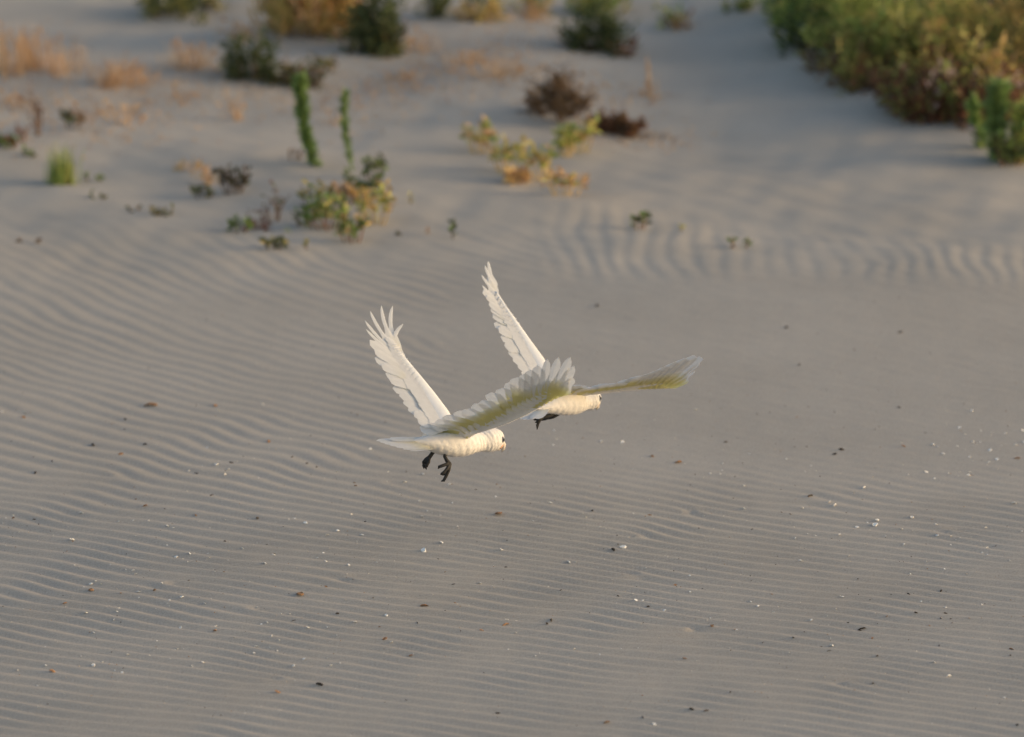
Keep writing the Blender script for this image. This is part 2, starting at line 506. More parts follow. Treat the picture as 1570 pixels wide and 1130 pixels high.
# centre cluster
leafy('dune_plant', 500, 352, 76, 62, 'bushy yellow green plant on red stems in the middle of the cluster', YELLOWG + GREEN_M, stems=8, nl=34, leaf=12, group=SP, stemcol=REDB)
leafy('dune_plant', 540, 372, 46, 60, 'green plant with reddish foot at the cluster front edge', GREEN_M + OCHRE, stems=5, nl=34, leaf=12, group=SP, stemcol=REDB)
leafy('dune_plant', 576, 344, 62, 80, 'ochre and green plant leaning right on one forked stem', OCHRE + YELLOWG, stems=6, nl=30, leaf=13, group=SP, stemcol=OCHRE)
leafy('dune_plant', 468, 346, 28, 36, 'small dark green plant left of the bushy yellow one', GREEN_M + GREEN_D, stems=3, nl=28, leaf=10, group=SP)
leafy('dune_plant', 484, 318, 44, 46, 'green topped plant with orange lower leaves behind the cluster', GREEN_M + OCHRE, stems=5, nl=26, leaf=11, group=SP)
leafy('dune_plant', 532, 314, 44, 44, 'orange brown leaved plant between two green ones', OCHRE + STRAW, stems=5, nl=26, leaf=11, group=SP)
leafy('dune_plant', 560, 300, 56, 44, 'dark green mound of leaves under the thin stalk', GREEN_D + GREEN_M, stems=5, nl=30, leaf=12, group=SP)
deadbush('twig_plant', 424, 338, 52, 66, 'thin grey brown branching twig with sparse leaves', TWIGC, 'twig', n=18, leaves=2, lpal=REDB + GREEN_D, rad=.0014)
leafy('dune_plant', 420, 382, 28, 30, 'squat olive plant with brown stem in front of the cluster', OLIVE + GREEN_D, stems=3, nl=26, leaf=11, group=SP)
leafy('dune_plant', 470, 382, 10, 22, 'tiny upright green sprout in front of the bushy plant', GREEN_M + OCHRE, stems=1, nl=18, leaf=8, group=SEED)
leafy('dune_plant', 366, 356, 28, 28, 'low green tuft beside red brown litter', GREEN_M, stems=3, nl=24, leaf=11, group=SP)
deadbush('twig_plant', 392, 352, 48, 22, 'low red brown litter of dry stems beside green tuft', REDB, 'twig', n=26, leaves=3, lpal=REDB)
tuft('grass_tuft', 440, 356, 18, 34, 'faint pale green blades between the cluster plants', YELLOWG, n=10)
# left group
leafy('dune_plant', 358, 296, 52, 52, 'round grey purple leaved plant on several bare stems', [(.10, .085, .06), (.08, .08, .045), (.13, .09, .07)], stems=7, nl=30, leaf=10, group=SP)
leafy('dune_plant', 380, 284, 12, 16, 'tiny green plant beside the round grey one', GREEN_D, stems=1, nl=18, leaf=7, group=SEED)
deadbush('twig_plant', 320, 282, 26, 52, 'upright straw coloured stem with a few curled leaves', STRAW, 'twig', n=10, leaves=2, lpal=STRAW + OLIVE, rad=.0016)
deadbush('twig_plant', 290, 262, 46, 36, 'orange dry sprig arching over bare sand', STRAW, 'twig', n=12, leaves=2, lpal=OCHRE)
leafy('dune_plant', 312, 304, 30, 26, 'dark green creeping plant below the dry sprigs', GREEN_D, stems=4, nl=22, leaf=9, group=SP)
leafy('dune_plant', 296, 292, 12, 12, 'tiny dark green sprout at the end of the creeping plant', GREEN_D, stems=1, nl=16, leaf=7, group=SEED)
leafy('dune_plant', 246, 330, 40, 22, 'creeping olive sprig lying along the sand', OLIVE + GREEN_D, stems=5, nl=14, leaf=8, group=SP)
tuft('grass_tuft', 92, 282, 40, 84, 'bright yellow green grass tuft standing alone on sand', YELLOWG + GREEN_M, n=190, wid=.0042, mat=M_LEAF)
leafy('dune_plant', 146, 278, 24, 18, 'small green sprout right of the yellow tuft', GREEN_M, stems=2, nl=18, leaf=8, group=SEED)
leafy('dune_plant', 150, 304, 16, 16, 'small dark sprout below the other near the yellow tuft', GREEN_D + GREEN_M, stems=2, nl=16, leaf=8, group=SEED)
leafy('dune_plant', 112, 198, 32, 42, 'red and green leaved seedling under dry grass', REDB + GREEN_D, stems=3, nl=34, leaf=10, group=SP)
leafy('dune_plant', 10, 226, 34, 30, 'orange red plant with a green foot', [(.30, .11, .04), (.24, .10, .04)] + GREEN_M, stems=4, nl=26, leaf=10, group=SP)
leafy('dune_plant', 46, 240, 22, 18, 'green sprout between orange plant and yellow tuft', GREEN_M + GREEN_D, stems=2, nl=20, leaf=8, group=SEED)
deadbush('twig_plant', 60, 208, 14, 74, 'single tall thin brown stalk', TWIGC, 'twig', n=6, leaves=2, lpal=REDB)
deadbush('twig_plant', 34, 218, 26, 44, 'thin reddish dry stalk beside the orange plant', REDB, 'twig', n=8)
deadbush('twig_plant', 188, 190, 80, 50, 'pale fallen dry stems lying on sand', STRAW, 'twig', n=20)
# dry grass, upper left
for px, py, w, h, n, lab in [
    (12, 112, 60, 100, 60, 'tall sparse straw grass above the orange plant'),
    (48, 104, 46, 92, 60, 'dense orange straw tuft with upright heads'),
    (95, 112, 60, 80, 50, 'leaning straw grass beside the dense orange tuft'),
    (172, 130, 56, 66, 90, 'thick russet straw tuft by itself'),
    (215, 128, 44, 46, 30, 'thin pale straw grass right of the russet tuft'),
    (292, 104, 60, 72, 60, 'pale straw grass before the topmost olive shrub'),
    (285, 152, 40, 32, 22, 'short pale straw wisps in a hollow'),
    (366, 184, 16, 66, 18, 'single upright orange straw stalk under dark green shrub'),
    (380, 60, 70, 50, 60, 'orange straw grass behind the dark green shrub'),
    (30, 160, 90, 44, 34, 'low washed-out straw grass on the slope'),
    (150, 176, 90, 40, 26, 'sparse bleached straw bits near the red seedling'),
    (640, 120, 70, 26, 30, 'low orange straw mat on a sand mound'),
    (510, 190, 34, 34, 16, 'tiny brown straw wisp between the green spikes'),
    (720, 96, 60, 30, 60, 'russet straw strip left of the dead bush'),
    (765, 112, 90, 30, 80, 'brown straw mat trailing to the dead bush'),
    (820, 30, 44, 44, 50, 'yellow straw tuft left of the dark round shrub'),
    (1000, 150, 18, 90, 16, 'faint tall stalks right of the dark round shrub'),
    (985, 148, 60, 24, 20, 'low russet sprig on smooth sand'),
    (650, 80, 50, 60, 24, 'thin pale straw beside the large brown shrub'),
]:
    tuft('dry_grass', px, py, w * 1.15, h, lab, STRAW, n=int(n * 1.5), wid=.0026, heads=min(8, n // 6), group=DRY, lean=random.uniform(-10, 10))
# shrubs along the top
shrub('dune_shrub', 285, 22, 130, 60, 'olive shrub cut off by the top edge above straw grass', OLIVE + GREEN_D, group=SHR, clumps=26, leaf=12)
shrub('dune_shrub', 476, 50, 160, 120, 'large golden brown shrub of upright dry stems', OCHRE + STRAW + [(.40, .30, .11)], group=SHR, clumps=50, nl=80, leaf=26, narrow=.13, up=1.8, low=OCHRE, lowfrac=.3)
shrub('dune_shrub', 568, 78, 84, 96, 'dark green shrub at the foot of the golden brown one', GREEN_D, group=SHR, clumps=34, nl=70, leaf=13, low=GREEN_D + BROWN, lowfrac=.25)
shrub('dune_shrub', 590, 84, 46, 34, 'low green tongue of leaves before the dark green shrub', GREEN_D + OLIVE, group=SHR, clumps=10, nl=50, leaf=11)
shrub('dune_shrub', 384, 120, 66, 68, 'dark green bush with orange straw behind it', GREEN_D, group=SHR, clumps=22, nl=60, leaf=12)
shrub('dune_shrub', 430, 128, 44, 34, 'low brown green bush linking two dark ones', GREEN_D + BROWN + OLIVE, group=SHR, clumps=12, nl=40, leaf=10)
shrub('dune_shrub', 474, 136, 48, 50, 'small dark bush behind the thick green spike', GREEN_D + BROWN, group=SHR, clumps=14, nl=34, leaf=10)
leafy('dune_plant', 500, 112, 26, 34, 'brownish leafy stem leaning right of the small dark bush', BROWN + OLIVE, stems=3, nl=26, leaf=10, group=SP)
shrub('dune_shrub', 674, 26, 44, 50, 'narrow olive shrub on pale sand by the top edge', OLIVE + GREEN_D, group=SHR, clumps=12, nl=44, leaf=11)
shrub('dune_shrub', 736, 32, 52, 64, 'olive shrub with ochre foot by the top edge', OLIVE + GREEN_D, group=SHR, clumps=16, nl=48, leaf=11, low=OCHRE, lowfrac=.3)
shrub('dune_shrub', 820, 20, 40, 50, 'thin ochre shrub by the top edge', OCHRE + OLIVE, group=SHR, clumps=10, nl=30, leaf=11)
shrub('dune_shrub', 922, 80, 98, 64, 'dark round shrub on a sand mound', GREEN_D, group=SHR, clumps=30, nl=64, leaf=12, low=GREEN_D + REDB, lowfrac=.2)
shrub('dune_shrub', 928, 20, 90, 56, 'bright green shrub behind the dark round one', GREEN_M + OLIVE, group=SHR, clumps=20, nl=50, leaf=12)
shrub('dune_shrub', 1030, 42, 46, 34, 'small yellow green plant with pink foot on pale sand', YELLOWG + GREEN_M, group=SHR, clumps=9, nl=34, leaf=10, low=REDB + STRAW, lowfrac=.4)
shrub('dune_shrub', 1132, 14, 40, 28, 'small olive shrub near the big bushes by the top edge', OLIVE + GREEN_M, group=SHR, clumps=9, nl=34, leaf=10)
# middle dry bushes
deadbush('dead_bush', 858, 186, 90, 92, 'grey brown dead bush of tangled twigs', BROWN + TWIGC, n=260, rad=.0014, leaves=4, lpal=BROWN)
deadbush('dead_bush', 945, 204, 96, 38, 'dark russet dead bush lying low', REDB + BROWN, n=160, rad=.0022, leaves=12, lpal=REDB + BROWN, flat=.6)
deadbush('dead_bush', 1010, 212, 70, 14, 'thin brown litter trailing from the russet dead bush', BROWN, n=30, rad=.0016, flat=.4)
# sparse yellow green group
for px, py, w, h, pal, lab in [
    (735, 236, 48, 66, YELLOWG + STRAW, 'pale yellow plant at the left end of the yellow group'),
    (775, 262, 52, 68, YELLOWG + GREEN_M + OCHRE, 'green and yellow plant inside the yellow group'),
    (822, 276, 56, 82, YELLOWG + OCHRE, 'tall ochre yellow plant inside the yellow group'),
    (866, 300, 66, 60, YELLOWG + OCHRE + STRAW, 'broad yellow plant with brown foot at the group front'),
    (890, 232, 54, 66, OCHRE + [(.42, .24, .08)] + YELLOWG, 'orange yellow plant under the dead bush'),
    (868, 240, 32, 58, YELLOWG + GREEN_M, 'fresh green stem next to the orange yellow plant'),
    (792, 282, 46, 30, STRAW + OCHRE, 'dry fallen leaves under the yellow group'),
]:
    leafy('dune_plant', px, py, w, h, lab, pal, stems=6, nl=22, leaf=13, group=SP, stemcol=OCHRE)
# seedlings on the open sand
leafy('seedling', 694, 366, 16, 40, 'slim seedling with a dark round top', GREEN_D + GREEN_M, stems=1, nl=26, leaf=9, group=SEED)
leafy('seedling', 982, 352, 22, 36, 'green seedling alone on rippled sand', GREEN_D + GREEN_M, stems=3, nl=24, leaf=10, group=SEED, stemcol=REDB)
leafy('seedling', 1134, 380, 20, 34, 'green seedling with a red foot on rippled sand', GREEN_M + REDB, stems=2, nl=24, leaf=9, group=SEED, stemcol=REDB)
leafy('seedling', 1045, 354, 12, 18, 'faint pale seedling between two green ones', YELLOWG, stems=1, nl=14, leaf=7, group=SEED)
leafy('seedling', 630, 312, 10, 24, 'pale green sprout right of the ochre plant', YELLOWG, stems=1, nl=14, leaf=7, group=SEED)
leafy('seedling', 611, 360, 14, 12, 'dark stubby sprout near the cluster', GREEN_D + BROWN, stems=1, nl=18, leaf=7, group=SEED)
leafy('seedling', 655, 358, 10, 16, 'faint reddish sprout beside the slim seedling', REDB + STRAW, stems=1, nl=12, leaf=7, group=SEED)
leafy('seedling', 452, 244, 26, 22, 'grey withered sprout in the shade of the thick spike', BROWN + TWIGC, stems=3, nl=8, leaf=8, group=SEED)
leafy('seedling', 208, 324, 22, 12, 'flat grey sprout left of the creeping sprig', BROWN + GREEN_D, stems=2, nl=10, leaf=7, group=SEED)
leafy('seedling', 40, 370, 30, 10, 'withered brown bit on the left ripples', BROWN, stems=2, nl=8, leaf=8, group=SEED)
# the big bushes, upper right
BIG = 'big bushes on the high dune'
shrub('dune_bush', 1275, 62, 150, 130, 'dense green bush at the outer edge of the thicket', GREEN_M + YELLOWG, group=BIG, clumps=60, nl=80, leaf=17, narrow=.25, up=.8, low=GREEN_D + GREEN_M, lowfrac=.35)
shrub('dune_bush', 1300, 98, 110, 100, 'yellow green bush between the dense green and olive ones', YELLOWG + GREEN_M + OLIVE, group=BIG, clumps=46, nl=80, leaf=15, narrow=.3, up=.7, low=OLIVE + BROWN, lowfrac=.3)
shrub('dune_bush', 1230, 20, 110, 80, 'low green bush where the thicket thins out to sand', GREEN_M + YELLOWG, group=BIG, clumps=34, nl=70, leaf=15, narrow=.28, up=.7)
tuft('tall_grass', 1365, 70, 100, 120, 'tall yellow green grass clump inside the thicket', YELLOWG + GREEN_M, n=260, wid=.004, group=BIG, mat=M_LEAF)
shrub('dune_bush', 1345, 122, 140, 100, 'olive bush with brown foot beside the tall grass', OLIVE + YELLOWG, group=BIG, clumps=56, nl=80, leaf=15, narrow=.3, up=.6, low=REDB + BROWN + OLIVE, lowfrac=.35)
shrub('dune_bush', 1425, 168, 150, 96, 'russet bush with pale seed heads', OLIVE + YELLOWG + REDB + [(.55, .42, .36), (.42, .24, .18)], group=BIG, clumps=60, nl=80, leaf=14, low=REDB + OLIVE, lowfrac=.4, narrow=.35)
shrub('dune_bush', 1500, 176, 150, 96, 'red brown low bush behind the green upright plant', YELLOWG + OLIVE + OCHRE + REDB + [(.55, .42, .36)], group=BIG, clumps=60, nl=80, leaf=14, low=REDB, lowfrac=.4)
shrub('dune_bush', 1465, 104, 160, 110, 'yellow olive bush in the thicket middle', YELLOWG + OLIVE + OCHRE, group=BIG, clumps=60, nl=80, leaf=16, narrow=.28, up=.7)
shrub('dune_bush', 1560, 110, 120, 110, 'orange green bush behind the red brown one', OLIVE + OCHRE + GREEN_D, group=BIG, clumps=46, nl=80, leaf=15, narrow=.3, up=.6)
shrub('dune_bush', 1540, 34, 160, 90, 'dark green bush at the thicket top', GREEN_D + OLIVE, group=BIG, clumps=46, nl=70, leaf=15, narrow=.3)  # dark green and olive leaves through the whole crown
shrub('dune_bush', 1400, 22, 170, 90, 'green bush high up behind the tall grass', GREEN_M + OLIVE, group=BIG, clumps=46, nl=70, leaf=15, narrow=.3)
tuft('tall_grass', 1440, 110, 60, 90, 'pale feathery grass heads over the russet bush', STRAW, n=60, wid=.0035, heads=30, group=BIG)
tuft('tall_grass', 1530, 120, 60, 90, 'pale grass stalks near the orange green bush', STRAW + OLIVE, n=60, wid=.0035, heads=24, group=BIG)
spike('sea_spurge', 1534, 246, -2, 112, 'broad upright light green plant before the red brown bush', w=38, n=520, group='green spikes', pal=GREEN_B + [(.22, .30, .12)])
spike('sea_spurge', 1512, 226, -18, 70, 'shorter leaning green shoot left of the broad upright plant', w=30, n=160, group='green spikes', pal=GREEN_B + GREEN_M)
spike('sea_spurge', 1566, 250, 4, 84, 'yellowish green shoot right of the broad upright plant', w=36, n=340, group='green spikes', pal=GREEN_B + YELLOWG)
leafy('dune_plant', 1548, 254, 60, 60, 'leafy skirt of green stems round the upright plants', GREEN_M + GREEN_D, stems=8, nl=36, leaf=15, group=SP)

lit = MB()
for px, py, rx, ry, n in [(60, 120, 90, 50, 420), (200, 150, 80, 40, 300), (320, 110, 60, 40, 200), (610, 130, 90, 35, 420), (540, 170, 80, 30, 160), (750, 100, 90, 22, 380), (900, 150, 90, 30, 300), (980, 215, 70, 14, 160), (400, 150, 70, 30, 160), (800, 60, 60, 30, 160), (1280, 100, 30, 14, 120), (130, 190, 110, 30, 200)]:
    g, sc_ = ground(px, py); gl, _ = ground(px, py - ry); ly = (gl - g).length
    xs = RNG.normal(g.x, rx * sc_ * .7, n); ys = RNG.normal(g.y, ly * .7, n); zs = height(xs, ys)
    for x, y, z in zip(xs, ys, zs):
        d = rvec(); d.z = abs(d.z) * .45; L = random.uniform(.008, .03)
        lit.leaf(Vector((x, y, z)), d, d.cross(Vector((0, 0, 1))) + rvec() * .2, L, random.uniform(.002, .0045), pick(STRAW + [(.55, .36, .22)]))
lo = lit.build('dry_litter', M_STRAW); lo['kind'] = 'stuff'; lo['label'] = 'loose straw litter scattered over the upper dune sand'; lo['category'] = 'litter'

# ------------------------------------------------------------------ birds
def cat_rom(vals, n):
    vals = [np.array(v, float) for v in vals]; out = []
    m = len(vals) - 1
    for i in range(n + 1):
        t = i / n * m; k = min(int(t), m - 1); f = t - k
        p0 = vals[max(k - 1, 0)]; p1 = vals[k]; p2 = vals[k + 1]; p3 = vals[min(k + 2, m)]
        out.append(.5 * ((2 * p1) + (-p0 + p2) * f + (2 * p0 - 5 * p1 + 4 * p2 - p3) * f * f + (-p0 + 3 * p1 - 3 * p2 + p3) * f ** 3))
    return out

def poly_at(pts, s):
    """point at fraction s of a polyline's length"""
    seg = [(pts[i + 1] - pts[i]).length for i in range(len(pts) - 1)]; L = sum(seg) * min(max(s, 0), 1)
    for i, l in enumerate(seg):
        if L <= l or i == len(seg) - 1: return pts[i].lerp(pts[i + 1], min(L / l, 1.0))
        L -= l

def feather(name, base, tip, N, width, parent, O, bend=Vector((0, 0, 0)), finger=False, thick=.0005, seg=12, mats=None, skew=0.0, bow=Vector((0, 0, 0)), narrow=.66):
    """one vaned feather: closed lens-shaped blade, upper side mats[0], under side mats[1]"""
    ax = (tip - base).normalized(); sd = N.cross(ax).normalized(); up = ax.cross(sd).normalized()
    if up.dot(N) < 0: up = -up
    vs = []; fs = []; fm = []; al = []
    for i in range(seg + 1):
        t = i / seg
        w = width * (.35 + .65 * min(1, t / .22))
        if finger: w *= 1 - narrow * float(sstep(.32, .58, t))
        e = .70 if finger else .80
        if t > e: w *= math.sqrt(max(.012, 1 - ((t - e) / (1 - e)) ** 2))
        w *= random.uniform(.94, 1.06)
        c = base.lerp(tip, t) + bend * (t * t) + bow * (4 * t * (1 - t))
        droop = up * (-.008 * w)
        asym = .5 + skew
        vs += [c + sd * (w * asym) + droop - O, c + up * thick - O, c - sd * (w * (1 - asym)) + droop - O]
        al += [t] * 3
        if i:
            a, b = 3 * (i - 1), 3 * i
            fs += [(a, a + 1, b + 1, b), (a + 1, a + 2, b + 2, b + 1)]
            fm += [0, 0]
    o = mesh_obj(name, vs, fs, None, parent, False, mats=[(mats or [M_FEATHER, M_UNDER])[1]], fmat=fm, ft=al)
    return o

def wing(bird, O, plane, le_px, te_px, prim_px, dorsal_to_cam, nsec=11, camber=.003, secw=.026, primw=.024, curl=.02, sec0=.05, prim_s=(.66, 1.0), covlen=.72, undercov=.45, fingerN=6, bow=0.0, narrow=.66):
    """plane: (px0,py0,d0,a,b): the depth of the wing sheet as a linear function of pixel"""
    x0, y0, d0, a, b = plane
    Q = lambda p: P(p[0], p[1], d0 + a * (p[0] - x0) + b * (p[1] - y0) + (p[2] if len(p) > 2 else 0))
    LE = [Q(p) for p in le_px]; TE = [Q(p) for p in te_px]; PR = [Q(p) for p in prim_px]
    o1 = Q((x0, y0)); N = (Q((x0 + 50, y0)) - o1).cross(Q((x0, y0 + 50)) - o1).normalized()
    if (N.dot(FWD) < 0) != dorsal_to_cam: N = -N
    # arm and hand: padded leading edge with the small coverts, a closed tapered section
    vs = []; fs = []; ns = 22; K = 10
    for i in range(ns + 1):
        s = i / ns; le = poly_at(LE, s)
        tipp = poly_at(TE + [PR[-1]] if False else TE, min(1, s * 1.25)) if s < .8 else TE[-1].lerp(PR[0], (s - .8) / .2)
        ch = (tipp - le); L = ch.length * (.44 - .20 * s); cv = ch.normalized()
        th = .0055 * (1 - s) ** .8 + .0012
        for k in range(K):
            w = 2 * math.pi * k / K
            u = .5 - .5 * math.cos(w); z = math.sin(w) * (1 - u * .75) * th
            p = le + cv * (L * u - .002) + N * (z + camber * 4 * u * (1 - u) * .6)
            vs.append(p - O)
    for i in range(ns):
        for k in range(K):
            k2 = (k + 1) % K
            fs.append((i * K + k, i * K + k2, (i + 1) * K + k2, (i + 1) * K + k))
    fs.append(tuple(range(K))[::-1]); fs.append(tuple(ns * K + k for k in range(K)))
    wo = mesh_obj('wing', vs, fs, M_ARM, bird)
    # primaries, fanned from the hand
    n = len(PR)
    for i, tp in enumerate(PR):
        s = prim_s[0] + (prim_s[1] - prim_s[0]) * i / max(1, n - 1)
        le = poly_at(LE, s); ch = tp - le
        bs = le + ch.normalized() * .012 - N * (.0006 * i)
        feather('primary_feather', bs, tp - N * curl * 0, N, primw * random.uniform(.92, 1.08), wo, O, bend=N * (curl * (.4 + .6 * i / n)) - Vector((0, 0, 0)), finger=i >= n - fingerN, skew=.08, bow=RIGHT * (bow * (i / n)), narrow=narrow, mats=[M_FEATHER, M_UNDERP])
    # secondaries
    for i in range(nsec):
        t = i / (nsec - 1)
        s = sec0 + (prim_s[0] - sec0) * t
        le = poly_at(LE, s); tp = poly_at(TE, t) + rvec() * .004
        ch = tp - le
        feather('secondary_feather', le + ch * .10 - N * (.0008 * (nsec - i) * .3), tp, N, secw * random.uniform(.95, 1.08), wo, O, bend=-N * .002)
    # two rows of coverts on the upper side, one below
    for row, (f0, f1, off) in enumerate(((.14, covlen, .0026), (.10, covlen * .66, .0040), (.05, covlen * .40, .0052), (.08, undercov, -.0036))):
        m = nsec + 8
        for i in range(m):
            t = i / (m - 1); s = .02 + .93 * t
            le = poly_at(LE, s)
            far = poly_at(TE, min(1, s / prim_s[0])) if s < prim_s[0] else TE[-1].lerp(PR[n // 2], min(1, (s - prim_s[0]) / (1 - prim_s[0])))
            ch = far - le
            k = 1 - .35 * t
            feather('covert_feather', le + ch * (f0 + .14 * t) + N * off * .8, le + ch * (f1 * k + random.uniform(-.02, .02)) + N * off * .15, N, secw * (1.15 - .65 * t), wo, O, seg=7, thick=.0004,
                    mats=[M_FEATHER, M_FEATHER] if off > 0 else [M_FEATHER, M_UNDERCOV])
    return wo

M_UNDERP = mat_plumage('primary_under', (.82, .82, .815), yellow=(.78, .73, .33), trans=.42, yr=(.20, .50, 1, 0))
M_UNDERCOV = mat_plumage('under_covert', (.85, .84, .81), yellow=(.78, .73, .33), trans=.34, yr=(.35, .95, 0, .9))

def body(bird, O, secs):
    """secs: (px,py,d, half width px, half height px) from rump to forehead"""
    rows = cat_rom(secs, 96); sc = FOCUS / F
    cs = [P(r[0], r[1], r[2]) for r in rows]; vs = []; fs = []; K = 64
    for i, c in enumerate(cs):
        t = (cs[min(i + 1, len(cs) - 1)] - cs[max(i - 1, 0)]).normalized()
        sd = t.cross(Vector((0, 0, 1))).normalized(); up = sd.cross(t).normalized()
        for k in range(K):
            w = 2 * math.pi * k / K
            f = 1 + .018 * math.sin(5 * w + i * 1.3) + .012 * math.sin(9 * w - i * 2.1)
            u = i / 6.0; ru = math.floor(u); v = w / (2 * math.pi) * 15 + .5 * (ru % 2) + .25 * math.sin(ru * 2.3)
            fv = v - math.floor(v); fu = u - ru                     # overlapping contour feathers, tips towards the tail
            f += .030 * max(0, 1 - fu - 1.1 * (2 * fv - 1) ** 2 * .5) * min(1, rows[i][4] / 14) * (1 if i < 70 else .2)
            vs.append(c + sd * (math.cos(w) * max(rows[i][3], .6) * sc * f) + up * (math.sin(w) * max(rows[i][4], .6) * sc * f) - O)
    for i in range(len(cs) - 1):
        for k in range(K):
            k2 = (k + 1) % K; fs.append((i * K + k, (i + 1) * K + k, (i + 1) * K + k2, i * K + k2))
    fs.append(tuple(range(K))); fs.append(tuple((len(cs) - 1) * K + k for k in range(K))[::-1])
    return mesh_obj('body', vs, fs, M_BODY, bird)

def blob(name, c, axes, mat, parent, O, n=12):
    """small rounded patch; axes are three scaled vectors"""
    vs = []; fs = []
    for i in range(n // 2 + 1):
        th = math.pi * i / (n // 2)
        for k in range(n):
            w = 2 * math.pi * k / n
            vs.append(c + axes[0] * (math.sin(th) * math.cos(w)) + axes[1] * (math.sin(th) * math.sin(w)) + axes[2] * math.cos(th) - O)
    for i in range(n // 2):
        for k in range(n):
            k2 = (k + 1) % n; fs.append((i * n + k, i * n + k2, (i + 1) * n + k2, (i + 1) * n + k))
    return mesh_obj(name, vs, fs, mat, parent)

def face(bird, O, hc, r, az):
    """eye, bare eye skin, pink lore and hooked beak on a head at hc; az: heading away from the picture plane"""
    h = Vector((math.cos(az), math.sin(az), 0)); z = Vector((0, 0, 1))
    h = (h - z * .12).normalized(); s = h.cross(z).normalized(); u = s.cross(h).normalized()
    for sg in (1, -1):
        n = (s * sg * .84 + h * .48 + u * .12).normalized()
        t1 = n.cross(u).normalized(); t2 = n.cross(t1)
        p = hc + n * (r * 1.05)
        ep = blob('eye_skin', p, (t1 * .0048, t2 * .0078, n * .0035), M_RING, bird, O)
        blob('eye', p + n * .002, (t1 * .0036, t2 * .0036, n * .0030), M_EYE, ep, O)
        n2 = (s * sg * .62 + h * .72 - u * .42).normalized(); t1 = n2.cross(u).normalized(); t2 = n2.cross(t1)
        blob('lore', hc + n2 * (r * 1.02), (t1 * .0055, t2 * .0085, n2 * .003), M_LORE, bird, O)
    b = hc + h * (r * .80) - u * (r * .22)
    mb = MB(O)
    L = r * 1.0
    pts = [b, b + h * L * .38 + u * L * .06, b + h * L * .62 - u * L * .14, b + h * L * .66 - u * L * .46, b + h * L * .52 - u * L * .74]
    mb.tube(pts, [.0098, .0090, .0072, .0044, .0010], 10)
    bk = mb.build('beak', M_BEAK, bird, True)
    mb = MB(O); q = b - u * r * .34
    mb.tube([q - h * L * .1, q + h * L * .20 - u * L * .06, q + h * L * .34 + u * L * .04], [.0075, .0065, .0018], 10)
    mb.build('lower_beak', M_BEAK, bk, True)

def foot(bird, O, leg, toes):
    mb = MB(O); q = [P(*p) for p in leg]
    mb.tube(q, [.0055] + [.0046] * (len(q) - 2) + [.0052], 8)
    f = mb.build('foot', M_FOOT, bird, True)
    for t in toes:
        mb = MB(O); pts = [P(*p) for p in t]
        n = len(pts)
        mb.tube(pts, [.0042 - .0008 * i / n for i in range(n - 1)] + [.0007], 8)
        mb.build('toe', M_FOOT, f, True)

def tail(bird, O, base, tips, N):
    for i, (b, t) in enumerate(zip(base, tips)):
        feather('tail_feather', P(*b), P(*t), N, .024, bird, O, thick=.0006, bend=Vector((0, 0, -.004)), mats=[M_FEATHER, M_UNDER])

# --- bird with its tail towards us, the lower one
O1 = P(700, 680, 0)
b1 = empty('cockatoo', O1)
tag(b1, 'white cockatoo with both dark feet dangling, flying lower and in front of the other', 'bird', 'cockatoos in flight')
body(b1, O1, [(634, 676, -.065, 3, 2), (650, 677, -.045, 13, 8), (668, 680, -.020, 20, 14), (688, 681, .005, 24, 19), (708, 679, .032, 25, 20.5),
              (724, 677.5, .055, 20.5, 17.5), (735, 676.5, .069, 17.5, 16), (745, 674.5, .082, 20, 19), (756, 674, .096, 19, 18), (764, 675, .107, 14, 14), (769, 676, .113, 5, 6)])
face(b1, O1, P(752, 674.5, .091), 19.0 * FOCUS / F, R(41))
tail(b1, O1, [(670 - i, 674 + 2.1 * i, -.025 - .002 * i) for i in range(8)],
     [(596, 671, -.10), (577, 673, -.115), (583, 675.5, -.12), (590, 678, -.125), (598, 680.5, -.13), (608, 683.5, -.135), (619, 686.5, -.14), (631, 689, -.14)], Vector((-.25, -.5, .85)).normalized())
foot(b1, O1, [(666, 690, -.01), (662, 696, -.012), (657, 703, -.014)],
     [[(658, 701, -.014), (653, 708, -.016), (649, 714, -.02), (650, 719, -.018)], [(658, 702, -.012), (655, 710, -.010), (652, 716, -.010), (654, 720, -.012)],
      [(658, 702, -.016), (657, 709, -.022), (654, 715, -.024), (651, 717, -.022)], [(659, 700, -.014), (653, 704, -.008), (649, 709, -.004), (648, 713, -.004)]])
foot(b1, O1, [(684, 692, -.015), (682, 700, -.018), (685, 706, -.020), (689, 711, -.022)],
     [[(689, 710, -.022), (684, 712, -.026), (678, 714, -.030), (673, 716, -.030), (671.5, 719, -.030)], [(689, 710, -.022), (686, 718, -.026), (681, 724, -.030), (677, 727, -.030), (675, 727.5, -.03)],
      [(690, 711, -.020), (688, 721, -.016), (684, 730, -.014), (680, 737, -.014), (676, 738, -.014)], [(690, 711, -.02), (689, 717, -.012), (685, 723, -.006), (681, 727, -.004), (678, 729, -.004)]])
# far wing, upper side towards us
wing(b1, O1, (690, 634, .045, .00084, -.00205),
     [(696, 650), (688, 632), (667, 604), (645, 577), (628, 557), (613, 538)],
     [(648, 660), (644, 648), (633, 634), (616, 611), (600, 588), (588, 568), (577, 548)],
     [(573, 538), (566, 524), (560, 508), (558, 495), (566, 481), (583, 473), (600, 474), (616, 502)], True, nsec=11, secw=.040, primw=.030, curl=.012, prim_s=(.62, 1.0), fingerN=6, bow=-.016)
